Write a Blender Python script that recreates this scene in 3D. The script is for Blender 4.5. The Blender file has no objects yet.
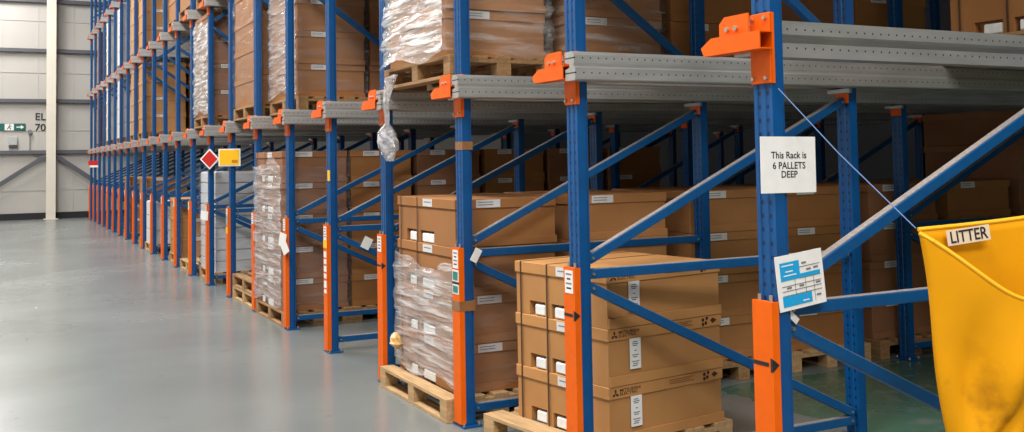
import bpy, bmesh, math, random
from mathutils import Vector, Matrix
random.seed(7)
SC = bpy.context.scene
COL = SC.collection
# ------------------------------------------------------------------ measured layout (metres)
YAW, PIT, ROL = 0.474008, 0.0475500, -0.0168871
FOC, CY = 1005.36, 111.085
Y0, PITCH = 5.6096, 1.35914          # frame 0 and the spacing of the frames along the aisle
FIRST, LAST = -2, 20
XF = 2.51                            # front face of the front uprights
UPX = [2.51, 4.31, 6.25, 8.05, 9.95]
LVL = [1.97, 3.70, 5.43]             # underside of rails
RH = 0.14
TOPZ = 7.3
WALLY = 34.1
def FY(i): return Y0 + i*PITCH - (0.025 if i == -2 else 0)
ORD = ['', 'first', 'second', 'third', 'fourth', 'fifth', 'sixth', 'seventh', 'eighth', 'ninth', 'tenth', 'eleventh', 'twelfth',
       'thirteenth', 'fourteenth', 'fifteenth', 'sixteenth', 'seventeenth', 'eighteenth', 'nineteenth', 'twentieth',
       'twenty-first', 'twenty-second', 'twenty-third', 'twenty-fourth']

# ------------------------------------------------------------------ materials
def srgb(r, g, b):
    f = lambda c: (c/255/12.92) if c/255 <= 0.04045 else ((c/255+0.055)/1.055)**2.4
    return (f(r), f(g), f(b), 1)
def new_mat(name):
    m = bpy.data.materials.new(name); m.use_nodes = True
    nt = m.node_tree; b = nt.nodes['Principled BSDF']
    return m, nt, b
def nd(nt, t, **kw):
    n = nt.nodes.new(t)
    for k, v in kw.items(): setattr(n, k, v)
    return n
def plain(name, col, rough=0.5, metal=0.0, noise=0.0, nscale=8.0, dark=None, spec=0.5, bump=0.0, coord='Object', stretch=(1, 1, 1)):
    m, nt, b = new_mat(name)
    b.inputs['Base Color'].default_value = col
    b.inputs['Roughness'].default_value = rough
    b.inputs['Metallic'].default_value = metal
    b.inputs['Specular IOR Level'].default_value = spec
    if noise > 0 or bump > 0:
        tc = nd(nt, 'ShaderNodeTexCoord'); mp = nd(nt, 'ShaderNodeMapping'); mp.inputs['Scale'].default_value = stretch
        nz = nd(nt, 'ShaderNodeTexNoise'); nz.inputs['Scale'].default_value = nscale; nz.inputs['Detail'].default_value = 6
        nt.links.new(tc.outputs[coord], mp.inputs[0]); nt.links.new(mp.outputs[0], nz.inputs['Vector'])
        if noise > 0:
            r = nd(nt, 'ShaderNodeValToRGB'); r.color_ramp.elements[0].position = 0.35; r.color_ramp.elements[1].position = 0.65
            d = dark or tuple(c*(1-noise) for c in col[:3])+(1,)
            r.color_ramp.elements[0].color = d; r.color_ramp.elements[1].color = col
            nt.links.new(nz.outputs['Fac'], r.inputs[0]); nt.links.new(r.outputs[0], b.inputs['Base Color'])
        if bump > 0:
            bp = nd(nt, 'ShaderNodeBump'); bp.inputs['Strength'].default_value = bump; bp.inputs['Distance'].default_value = 0.02
            nt.links.new(nz.outputs['Fac'], bp.inputs['Height']); nt.links.new(bp.outputs[0], b.inputs['Normal'])
    return m
def holed(name, col, hole, axes, pitch, radius, rough=0.4, metal=0.0, rows=None, noise=0.15, nscale=9, stretch=(1, 1, 1)):
    """painted / galvanised steel with punched holes: axes=(along axis, across axis), rows = across positions of the holes"""
    m = plain(name, col, rough, metal, noise, nscale, stretch=stretch); nt = m.node_tree; b = nt.nodes['Principled BSDF']
    tc = nd(nt, 'ShaderNodeTexCoord'); sp = nd(nt, 'ShaderNodeSeparateXYZ'); nt.links.new(tc.outputs['Object'], sp.inputs[0])
    def M(op, a, bb=None, c=None):
        n = nd(nt, 'ShaderNodeMath', operation=op)
        for k, v in enumerate((a, bb, c)):
            if v is None: continue
            if isinstance(v, (int, float)): n.inputs[k].default_value = v
            else: nt.links.new(v, n.inputs[k])
        return n.outputs[0]
    al = sp.outputs[axes[0]]
    u = M('SUBTRACT', M('FRACT', M('DIVIDE', M('ADD', al, 20.0), pitch)), 0.5); u = M('MULTIPLY', u, pitch)
    mask = None
    for ax, pos in rows:
        v = M('SUBTRACT', sp.outputs[ax], pos)
        d = M('SQRT', M('ADD', M('MULTIPLY', u, u), M('MULTIPLY', v, v)))
        k = M('LESS_THAN', d, radius)
        mask = k if mask is None else M('MAXIMUM', mask, k)
    mx = nd(nt, 'ShaderNodeMixRGB'); nt.links.new(mask, mx.inputs[0])
    src = b.inputs['Base Color'].links[0].from_socket
    nt.links.new(src, mx.inputs[1]); mx.inputs[2].default_value = hole
    nt.links.new(mx.outputs[0], b.inputs['Base Color'])
    return m

BLUE = srgb(0, 76, 134)
M_blue = plain('blue_paint', BLUE, 0.38, 0, 0.25, 5, spec=0.5)
M_upr = holed('blue_upright_paint', srgb(0, 77, 136), srgb(0, 36, 76), (2, 1), 0.05, 0.0085, 0.36, rows=[(1, 0.022), (1, -0.022)], noise=0.18)
M_brace = plain('blue_brace_worn', srgb(0, 74, 130), 0.45, 0, 1, 30, dark=srgb(6, 80, 132), stretch=(1, 1, 1))
M_dustlit = plain('brace_dust_lit', srgb(150, 140, 135), 0.8, 0, 0.3, 60)
M_orange = plain('orange_paint', srgb(236, 100, 0), 0.5, 0, 0.08, 14, spec=0.25)
M_bracket = plain('orange_bracket_paint', srgb(238, 98, 0), 0.42, 0, 0.14, 12, spec=0.3)
M_galv = holed('galvanised_steel', srgb(208, 207, 204), srgb(60, 60, 62), (0, 2), 0.045, 0.0040, 0.36, 0.72, rows=[(2, 0.108), (2, 0.036)], noise=0.16, nscale=6, stretch=(0.6, 4, 4))
M_galv_plain = plain('galvanised_plain', srgb(185, 187, 188), 0.4, 0.7, 0.2, 10)
M_bolt = plain('zinc_bolt', srgb(200, 195, 180), 0.3, 0.9)
KR = [srgb(172, 118, 68), srgb(162, 108, 58), srgb(186, 132, 76), srgb(148, 100, 66)]
M_kraft = [plain('kraft_board_%s' % n, KR[k], 0.75, 0, 0.10, 3.5, bump=0.03) for k, n in enumerate(('warm', 'brown', 'pale', 'dull'))]
M_lid = [plain('kraft_lid_%s' % n, tuple(min(1, c*1.09) for c in KR[k][:3])+(1,), 0.75, 0, 0.10, 5, bump=0.03) for k, n in enumerate(('warm', 'brown', 'pale', 'dull'))]
M_strap = plain('brown_strap', srgb(70, 46, 30), 0.5)
M_white = plain('white_paper', srgb(236, 234, 230), 0.7, 0, 0.05, 20)
M_label = plain('label_paper', srgb(222, 220, 218), 0.6, 0, 0.08, 30)
M_print = plain('black_print', srgb(30, 28, 28), 0.6)
M_greyprint = plain('grey_print', srgb(120, 120, 124), 0.6)
M_brownprint = plain('brown_print', srgb(66, 38, 22), 0.7)
M_cyan = plain('cyan_print', srgb(20, 160, 218), 0.5)
M_foam = plain('white_foam', srgb(240, 240, 238), 0.8, 0, 0.1, 30)
M_wood = plain('pallet_wood', srgb(200, 162, 114), 0.75, 0, 0.3, 5, stretch=(8, 1, 8), bump=0.05)
M_woodd = plain('pallet_wood_worn', srgb(168, 128, 84), 0.8, 0, 0.35, 5, stretch=(8, 1, 8), bump=0.05)
M_wcart = plain('white_carton_board', srgb(214, 216, 220), 0.6, 0, 0.08, 4)
M_cream = plain('cream_panel_board', srgb(228, 218, 200), 0.7, 0, 0.08, 4)
M_yellow = plain('yellow_sign', srgb(250, 190, 10), 0.45)
M_red = plain('red_sign', srgb(200, 30, 22), 0.45)
M_green = plain('green_sign', srgb(0, 92, 84), 0.45)
M_teal = plain('teal_sticker', srgb(40, 130, 120), 0.5)
M_tape = plain('brown_tape', srgb(150, 104, 66), 0.35, 0, 0.2, 20)
M_yellowtape = plain('ochre_tape', srgb(214, 190, 140), 0.5, 0, 1, 24, dark=srgb(190, 130, 40))
M_clearw = plain('grey_plastic', srgb(170, 168, 164), 0.35, 0, 0.2, 20)
M_cord = plain('pale_cord', srgb(110, 140, 190), 0.6)
M_bag = plain('yellow_sack_fabric', srgb(232, 158, 0), 0.7, 0, 0.12, 3.5, bump=0.15, spec=0.2)
M_bagin = plain('yellow_sack_hem', srgb(250, 178, 10), 0.6)
M_brown = plain('grime_stain', srgb(120, 62, 18), 0.8)
M_blackp = plain('black_plastic', srgb(26, 26, 28), 0.5)

# dirt on the lower part of the litter sack (a stain with its own shape)
nt = M_bag.node_tree; b = nt.nodes['Principled BSDF']
tc = nd(nt, 'ShaderNodeTexCoord'); sp = nd(nt, 'ShaderNodeSeparateXYZ'); nt.links.new(tc.outputs['Object'], sp.inputs[0])
nz = nd(nt, 'ShaderNodeTexNoise'); nz.inputs['Scale'].default_value = 6; nz.inputs['Detail'].default_value = 8
nt.links.new(tc.outputs['Object'], nz.inputs['Vector'])
mr = nd(nt, 'ShaderNodeMapRange'); mr.inputs[1].default_value = -0.30; mr.inputs[2].default_value = -0.66; mr.inputs[3].default_value = 0.0; mr.inputs[4].default_value = 0.85
nt.links.new(sp.outputs[2], mr.inputs[0])
ad = nd(nt, 'ShaderNodeMath', operation='MULTIPLY'); nt.links.new(mr.outputs[0], ad.inputs[0])
rp = nd(nt, 'ShaderNodeValToRGB'); rp.color_ramp.elements[0].position = 0.50; rp.color_ramp.elements[1].position = 0.66
nt.links.new(nz.outputs['Fac'], rp.inputs[0]); nt.links.new(rp.outputs[0], ad.inputs[1])
mx = nd(nt, 'ShaderNodeMixRGB'); nt.links.new(ad.outputs[0], mx.inputs[0]); nt.links.new(b.inputs['Base Color'].links[0].from_socket, mx.inputs[1])
mx.inputs[2].default_value = srgb(104, 48, 14); nt.links.new(mx.outputs[0], b.inputs['Base Color'])

def film_mat(name, lo, hi, tint=(0.85, 0.86, 0.9, 1), scale=3.0, stretch=(1, 1, 5), thr=(0.45, 0.68), rough=0.22):
    m = bpy.data.materials.new(name); m.use_nodes = True; nt = m.node_tree; nt.nodes.clear()
    out = nd(nt, 'ShaderNodeOutputMaterial'); mix = nd(nt, 'ShaderNodeMixShader'); tr = nd(nt, 'ShaderNodeBsdfTransparent')
    pb = nd(nt, 'ShaderNodeBsdfPrincipled'); pb.inputs['Base Color'].default_value = tint; pb.inputs['Roughness'].default_value = rough
    tc = nd(nt, 'ShaderNodeTexCoord'); mp = nd(nt, 'ShaderNodeMapping'); mp.inputs['Scale'].default_value = stretch
    nz = nd(nt, 'ShaderNodeTexNoise'); nz.inputs['Scale'].default_value = scale; nz.inputs['Detail'].default_value = 9; nz.inputs['Distortion'].default_value = 0.45
    r = nd(nt, 'ShaderNodeMapRange'); r.inputs[1].default_value = thr[0]; r.inputs[2].default_value = thr[1]; r.inputs[3].default_value = lo; r.inputs[4].default_value = hi
    bp = nd(nt, 'ShaderNodeBump'); bp.inputs['Strength'].default_value = 0.9; bp.inputs['Distance'].default_value = 0.03
    L = nt.links.new
    L(tc.outputs['Object'], mp.inputs[0]); L(mp.outputs[0], nz.inputs['Vector']); L(nz.outputs['Fac'], r.inputs[0]); L(r.outputs[0], mix.inputs[0])
    L(nz.outputs['Fac'], bp.inputs['Height']); L(bp.outputs[0], pb.inputs['Normal'])
    L(tr.outputs[0], mix.inputs[1]); L(pb.outputs[0], mix.inputs[2]); L(mix.outputs[0], out.inputs[0])
    return m
M_film = film_mat('stretch_film', 0.26, 0.68, stretch=(1, 0.8, 9), tint=(0.82, 0.80, 0.80, 1), rough=0.12)
M_filmthin = film_mat('stretch_film_thin', 0.10, 0.34, tint=(0.42, 0.38, 0.38, 1), thr=(0.45, 0.8), rough=0.16)
M_filmthick = film_mat('stretch_film_thick', 0.28, 0.92, tint=(0.86, 0.85, 0.84, 1), scale=3.0, stretch=(1, 1, 9), thr=(0.44, 0.66), rough=0.16)
M_filmmid = film_mat('stretch_film_clear', 0.08, 0.55, tint=(0.72, 0.68, 0.66, 1), scale=2.2, stretch=(1, 1, 8), thr=(0.5, 0.75), rough=0.12)
M_filmball = film_mat('stretch_film_knot', 0.35, 0.85, tint=(0.6, 0.58, 0.58, 1), scale=20, stretch=(1, 1, 1), thr=(0.4, 0.65), rough=0.15)

# ------------------------------------------------------------------ mesh builder
class MB:
    def __init__(s): s.bm = bmesh.new(); s.mats = []
    def mi(s, m):
        if m not in s.mats: s.mats.append(m)
        return s.mats.index(m)
    def faces(s, geom, m):
        if m is None: return
        k = s.mi(m)
        for f in geom: f.material_index = k
    def box(s, a, b, m=None, mat=None, bev=0.0):
        c = [(a[i]+b[i])/2 for i in range(3)]; d = [abs(b[i]-a[i]) for i in range(3)]
        t = Matrix.Translation(c) @ Matrix.Diagonal((*d, 1))
        if mat is not None: t = mat @ t
        r = bmesh.ops.create_cube(s.bm, size=1, matrix=t)
        vs = r['verts']; fs = {f for v in vs for f in v.link_faces}; s.faces(fs, m)
        if bev > 0:
            es = list({e for v in vs for e in v.link_edges})
            rr = bmesh.ops.bevel(s.bm, geom=es, offset=bev, segments=1, affect='EDGES')
            s.faces(rr['faces'], m)
        return s
    def bar(s, p, q, w, h, m=None, up=(0, 0, 1), bev=0.0):
        p = Vector(p); q = Vector(q); x = (q-p); L = x.length; x.normalize(); u = Vector(up)
        y = u.cross(x).normalized(); z = x.cross(y)
        M = Matrix((x, y, z)).transposed().to_4x4(); M.translation = (p+q)/2
        return s.box((-L/2, -w/2, -h/2), (L/2, w/2, h/2), m, M, bev)
    def cyl(s, p, q, r, m=None, n=10, r2=None):
        p = Vector(p); q = Vector(q); d = q-p
        M = d.to_track_quat('Z', 'Y').to_matrix().to_4x4(); M.translation = (p+q)/2
        g = bmesh.ops.create_cone(s.bm, cap_ends=True, segments=n, radius1=r, radius2=r if r2 is None else r2, depth=d.length, matrix=M)
        s.faces({f for v in g['verts'] for f in v.link_faces}, m); return s
    def prism(s, pts, p0, p1, m=None):
        """closed outline pts (list of 3-vectors as function of an offset): pts(p) -> ring"""
        A = [s.bm.verts.new(v) for v in pts(p0)]; B = [s.bm.verts.new(v) for v in pts(p1)]
        n = len(A); fs = [s.bm.faces.new((A[i], A[(i+1) % n], B[(i+1) % n], B[i])) for i in range(n)]
        fs += [s.bm.faces.new(A[::-1]), s.bm.faces.new(B)]
        s.faces(fs, m); bmesh.ops.recalc_face_normals(s.bm, faces=fs); return s
    def poly(s, vs, m=None):
        f = s.bm.faces.new([s.bm.verts.new(v) for v in vs]); s.faces([f], m); return s
    def mesh(s, name, mat=None):
        me = bpy.data.meshes.new(name)
        if mat is not None and not s.mats: s.mats = [mat]
        s.bm.to_mesh(me); s.bm.free()
        for m in s.mats: me.materials.append(m)
        return me
    def build(s, name, mat=None, parent=None, smooth=False, loc=None):
        me = s.mesh(name, mat)
        if smooth:
            for p in me.polygons: p.use_smooth = True
        return link(name, me, parent, loc)
def link(name, me, parent=None, loc=None, rz=0):
    o = bpy.data.objects.new(name, me); COL.objects.link(o)
    if parent is not None: o.parent = parent
    if loc is not None: o.location = loc
    o.rotation_euler.z = rz
    return o
def tag(o, label, cat=None, group=None, kind=None):
    o['label'] = label
    if cat: o['category'] = cat
    if group: o['group'] = group
    if kind: o['kind'] = kind
    return o
def structure(o, label=None):
    o['kind'] = 'structure'
    if label: o['label'] = label
    return o
def empty(name, loc=(0, 0, 0), rz=0):
    o = bpy.data.objects.new(name, None); COL.objects.link(o); o.location = loc; o.rotation_euler.z = rz
    o.empty_display_size = 0.05
    return o
def text_mesh(body, size, name='lettering', align='CENTER', width=1.0, thick=0.0006, spacing=1.0):
    c = bpy.data.curves.new(name, 'FONT'); c.body = body; c.size = size; c.align_x = align; c.align_y = 'CENTER'
    c.extrude = thick; c.space_line = spacing; c.resolution_u = 3; c.offset = size*0.012
    o = bpy.data.objects.new(name, c); COL.objects.link(o)
    dg = bpy.context.evaluated_depsgraph_get(); me = bpy.data.meshes.new_from_object(o.evaluated_get(dg))
    bpy.data.objects.remove(o); me.name = name
    if width != 1.0: me.transform(Matrix.Diagonal((width, 1, 1, 1)))
    return me
# a mesh laid out in XY turned to face -Y (reads from the -Y side) or -X
FACE_NY = Matrix.Rotation(math.pi/2, 4, 'X')
FACE_NX = Matrix.Rotation(-math.pi/2, 4, 'Z') @ Matrix.Rotation(math.pi/2, 4, 'X')

# ------------------------------------------------------------------ setting
X1, XR, YB, HC = -7.0, 17.0, -8.0, 9.0
def floor_mat():
    m, nt, b = new_mat('epoxy_floor'); L = nt.links.new
    tc = nd(nt, 'ShaderNodeTexCoord'); sp = nd(nt, 'ShaderNodeSeparateXYZ'); L(tc.outputs['Object'], sp.inputs[0])
    n1 = nd(nt, 'ShaderNodeTexNoise'); n1.inputs['Scale'].default_value = 0.5; n1.inputs['Detail'].default_value = 5
    n2 = nd(nt, 'ShaderNodeTexNoise'); n2.inputs['Scale'].default_value = 6; n2.inputs['Detail'].default_value = 8
    L(tc.outputs['Object'], n1.inputs['Vector']); L(tc.outputs['Object'], n2.inputs['Vector'])
    r = nd(nt, 'ShaderNodeValToRGB'); r.color_ramp.elements[0].position = 0.3; r.color_ramp.elements[1].position = 0.7
    r.color_ramp.elements[0].color = srgb(112, 117, 115); r.color_ramp.elements[1].color = srgb(128, 133, 130); L(n1.outputs['Fac'], r.inputs[0])
    def M(op, a, bb):
        n = nd(nt, 'ShaderNodeMath', operation=op)
        for k, v in enumerate((a, bb)):
            if isinstance(v, (int, float)): n.inputs[k].default_value = v
            else: L(v, n.inputs[k])
        return n.outputs[0]
    # scuffs
    sc = nd(nt, 'ShaderNodeValToRGB'); sc.color_ramp.elements[0].position = 0.66; sc.color_ramp.elements[1].position = 0.74; L(n2.outputs['Fac'], sc.inputs[0])
    mx = nd(nt, 'ShaderNodeMixRGB'); L(M('MULTIPLY', sc.outputs[0], 0.35), mx.inputs[0]); L(r.outputs[0], mx.inputs[1]); mx.inputs[2].default_value = srgb(96, 94, 92)
    # green painted walkway under the near bay
    wob = M('MULTIPLY', M('SUBTRACT', n2.outputs['Fac'], 0.5), 0.25)
    g1 = M('GREATER_THAN', M('ADD', sp.outputs[0], wob), 4.42); g2 = M('LESS_THAN', M('ADD', sp.outputs[1], wob), 5.62)
    gm = M('MULTIPLY', g1, g2)
    wear = nd(nt, 'ShaderNodeValToRGB'); wear.color_ramp.elements[0].position = 0.30; wear.color_ramp.elements[0].color = (0.35, 0.35, 0.35, 1); wear.color_ramp.elements[1].position = 0.5; L(n2.outputs['Fac'], wear.inputs[0])
    m2 = nd(nt, 'ShaderNodeMixRGB'); L(M('MULTIPLY', gm, wear.outputs[0]), m2.inputs[0]); L(mx.outputs[0], m2.inputs[1]); m2.inputs[2].default_value = srgb(78, 112, 92)
    L(m2.outputs[0], b.inputs['Base Color'])
    rr = nd(nt, 'ShaderNodeMapRange'); rr.inputs[3].default_value = 0.16; rr.inputs[4].default_value = 0.34; L(n1.outputs['Fac'], rr.inputs[0]); L(rr.outputs[0], b.inputs['Roughness'])
    bp = nd(nt, 'ShaderNodeBump'); bp.inputs['Strength'].default_value = 0.05; bp.inputs['Distance'].default_value = 0.02; L(n1.outputs['Fac'], bp.inputs['Height']); L(bp.outputs[0], b.inputs['Normal'])
    return m
structure(MB().box((X1, YB, -0.1), (XR, WALLY+0.3, 0)).build('floor', floor_mat()), 'glossy grey painted warehouse floor with green patch')
M_wall = plain('wall_cladding', srgb(188, 184, 177), 0.6, 0, 0.04, 1.5)
M_ceil = plain('ceiling_sheet', srgb(120, 122, 124), 0.8)
M_dark = plain('dark_cladding', srgb(34, 35, 38), 0.8)
M_railgrey = plain('sheeting_rail', srgb(90, 90, 96), 0.5, 0, 0.1, 3)
M_colm = plain('steel_column_cream', srgb(228, 220, 204), 0.5, 0, 0.05, 2)
# back wall: ribbed cladding sheet
w = MB(); w.box((X1, WALLY, 0), (XR, WALLY+0.2, HC))
x = X1+0.1
while x < 4.2:
    w.box((x, WALLY-0.012, 0.25), (x+0.03, WALLY, HC-0.05)); x += 1.0
for z in (0.89, 2.72, 4.5, 6.1):
    w.box((X1, WALLY-0.016, z-0.012), (4.2, WALLY-0.001, z+0.012), M_railgrey)
w.mats = [M_railgrey, M_wall] if False else w.mats
me = w.mesh('wall_far'); me.materials.clear(); me.materials.append(M_wall)
WALL_FAR = structure(link('wall_far', me), 'pale cladding end wall of the warehouse')
structure(MB().box((X1-0.2, YB, 0), (X1, WALLY, HC)).build('wall_left', M_wall))
structure(MB().box((XR, YB, 0), (XR+0.2, WALLY, HC)).build('wall_right', M_dark))  # near-black colour stands in for the unlit depth behind the racking
structure(MB().box((X1, YB-0.2, 0), (XR, YB, HC)).build('wall_near', M_wall))
structure(MB().box((X1, YB, HC), (XR, WALLY, HC+0.2)).build('ceiling', M_ceil))
structure(MB().box((X1, WALLY-0.06, 0), (XR, WALLY-0.02, 0.2)).build('baseboard_far', M_dark), 'dark kerb at the foot of the end wall')
for k, z in enumerate((2.06, 3.63, 5.18, 6.72)):
    o = MB().box((X1, WALLY-0.14, z-0.07), (4.2, WALLY-0.02, z+0.05), bev=0.01).build('trim_%d' % (k+1), M_railgrey)
    structure(o, 'grey horizontal sheeting rail on the end wall')
def column(xc, name, label):
    c = MB(); w_ = 0.13
    c.box((xc-w_, WALLY-0.40, 0), (xc+w_, WALLY-0.385, HC), bev=0.003)
    c.box((xc-w_, WALLY-0.17, 0), (xc+w_, WALLY-0.155, HC)); c.box((xc-0.008, WALLY-0.385, 0), (xc+0.008, WALLY-0.17, HC))
    c.box((xc-0.2, WALLY-0.42, 0), (xc+0.2, WALLY-0.15, 0.02))
    structure(c.build(name, M_colm), label)
column(1.48, 'trim_5', 'cream steel column against the end wall')
column(-4.6, 'trim_6', 'cream steel column against the end wall')
for k, (a, b_) in enumerate((((1.33, WALLY-0.2, 1.93), (-1.3, WALLY-0.2, 0.15)), ((1.63, WALLY-0.2, 1.93), (3.6, WALLY-0.2, 0.5)))):
    o = MB().bar(a, b_, 0.05, 0.13, bev=0.008).build('wall_brace', M_railgrey)
    tag(o, ['grey diagonal wall brace running down from the cream column away from the racking',
            'grey diagonal wall brace running from the cream column down behind the racking'][k], 'brace')
# lettering EL 70 painted on the wall
for body, zz in (('EL', 3.13), ('70', 2.80)):
    me = text_mesh(body, 0.31, 'painted_lettering', thick=0.002); me.transform(FACE_NY); me.materials.append(M_print)
    o = link('painted_lettering', me, WALL_FAR, (1.19, WALLY-0.018, zz)); o['label'] = 'black lettering %s' % body
# exit sign
ex = empty('exit_sign', (0.16, WALLY-0.03, 2.82)); tag(ex, 'green emergency exit sign with white arrow on the end wall', 'sign')
MB().box((-0.95, -0.012, -0.11), (0.62, 0.012, 0.11), bev=0.004).build('sign_plate', M_green, ex)
a = MB(); a.box((0.34, -0.018, -0.085), (0.60, -0.0125, 0.085)); a.build('arrow_panel', M_green, ex)
a = MB(); a.box((0.05, -0.0165, -0.10), (0.30, -0.0125, 0.10)); a.build('running_man_panel', M_white, ex)
a = MB(); a.bar((0.37, -0.02, 0), (0.5, -0.02, 0), 0.004, 0.03); a.prism(lambda y: [(0.49, y, 0.06), (0.58, y, 0), (0.49, y, -0.06)], -0.023, -0.0185); a.build('arrow', M_white, ex)
a = MB(); a.cyl((0.19, -0.02, 0.068), (0.19, -0.017, 0.068), 0.018); a.bar((0.185, -0.019, 0.045), (0.16, -0.019, -0.01), 0.004, 0.03, up=(1, 0, 0)); a.bar((0.16, -0.019, -0.01), (0.21, -0.019, -0.04), 0.004, 0.02); a.bar((0.21, -0.019, -0.04), (0.2, -0.019, -0.085), 0.004, 0.018, up=(1, 0, 0)); a.bar((0.16, -0.019, -0.01), (0.11, -0.019, -0.07), 0.004, 0.02); a.bar((0.18, -0.019, 0.04), (0.24, -0.019, 0.01), 0.004, 0.014)
a.build('running_figure', M_green, ex)
t = text_mesh('Fire exit', 0.16, 'printed_lettering', thick=0.001); t.transform(FACE_NY); t.materials.append(M_white); link('printed_lettering', t, ex, (-0.45, -0.0145, 0))
# wall box + call point with conduit
bx_ = empty('wall_box', (0.44, WALLY-0.02, 2.40)); tag(bx_, 'small grey control box on the wall under the exit sign', 'box')
MB().box((-0.12, -0.10, -0.13), (0.12, 0, 0.13), bev=0.012).build('box_housing', plain('grey_box', srgb(176, 178, 176), 0.5), bx_)
MB().box((-0.12, -0.08, -0.19), (0.12, 0, -0.132), bev=0.01).build('box_base', M_railgrey, bx_)
lc = empty('wall_lamp', (0.9, WALLY-0.02, 2.68)); tag(lc, 'small round fitting with curved conduit below the EL 70 lettering', 'fitting')
MB().cyl((0, 0, 0), (0, -0.08, 0), 0.065, n=16).build('fitting_head', M_greyprint, lc)
q = MB(); pts = [(0, -0.03, -0.07), (0, -0.03, -0.55), (0.05, -0.03, -0.68), (0.16, -0.03, -0.75), (0.34, -0.03, -0.78)]
for a_, b_ in zip(pts, pts[1:]): q.cyl(a_, b_, 0.012, n=6)
q.build('conduit', M_greyprint, lc)

# ------------------------------------------------------------------ rack frames
def upright_me(h):
    """perforated omega-section upright, x: 0..0.065 deep, y: +-0.05 wide, front face slightly channelled"""
    o = [(0, -0.050), (0, -0.032), (0.004, -0.030), (0.004, -0.014), (0, -0.011), (0, 0.011), (0.004, 0.014), (0.004, 0.030), (0, 0.032), (0, 0.050),
         (0.045, 0.050), (0.050, 0.040), (0.065, 0.040), (0.065, -0.040), (0.050, -0.040), (0.045, -0.050)]
    m = MB(); m.prism(lambda z: [(a, b, z) for a, b in o], 0.012, h, M_upr); return m.mesh('upright')
UP_ME = upright_me(TOPZ)
def foot_me():
    m = MB(); m.box((-0.03, -0.08, 0), (0.095, 0.08, 0.012), M_blue, bev=0.002)
    for a, b_ in ((-0.017, -0.06), (-0.017, 0.06), (0.08, 0.06), (0.08, -0.06)): m.cyl((a, b_, 0.012), (a, b_, 0.03), 0.008, M_bolt, 6)
    return m.mesh('base_plate')
FOOT_ME = foot_me()
def guard_me(h):
    m = MB()
    # folded plate: front face and the two returns
    m.box((-0.034, -0.053, 0.02), (-0.030, 0.052, h), M_orange); m.box((-0.030, -0.053, 0.02), (-0.001, -0.0490, h), M_orange); m.box((-0.030, 0.048, 0.02), (-0.001, 0.052, h), M_orange)
    m.box((-0.030, -0.049, h-0.006), (-0.006, 0.048, h-0.002), M_orange)
    for y in (-0.03, 0.03): m.cyl((-0.016, y, h-0.002), (-0.016, y, h+0.022), 0.007, M_bolt, 6)
    return m.mesh('post_guard')
GUARD_ME = guard_me(1.07)
def brace_me(p, q):
    m = MB(); p = Vector(p); q = Vector(q)
    m.bar(p, q, 0.046, 0.046, M_brace, bev=0.003)
    d = (q-p).normalized(); n = Vector((0, 1, 0)).cross(d); n = n if n.z > 0 else -n
    a = p+d*0.03; b_ = q-d*0.03
    m.bar(a+n*0.0242, b_+n*0.0242, 0.036, 0.002, M_dustlit)  # pale top strip: dust, with the light from above put into its colour
    for e in (p+d*0.02, q-d*0.02): m.cyl(e+Vector((0, -0.030, 0)), e+Vector((0, 0.030, 0)), 0.008, M_bolt, 6)
    return m.mesh('brace')
def bay_braces(x0, x1):
    a, b_ = x0+0.072, x1-0.008
    L = [((a, 0, 0.10), (b_, 0, 0.10)), ((a, 0, 1.03), (b_, 0, 1.03)), ((a, 0, 0.97), (b_, 0, 0.14)), ((a, 0, 1.10), (b_, 0, 1.90)),
         ((b_, 0, 2.20), (a, 0, 3.42)), ((a, 0, 3.52), (b_, 0, 4.72)), ((b_, 0, 4.82), (a, 0, 6.0)), ((a, 0, 6.1), (b_, 0, 7.15))]
    return [brace_me(p, q) for p, q in L]
BR = {0: bay_braces(UPX[0], UPX[1]), 2: bay_braces(UPX[2], UPX[3])}
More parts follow.
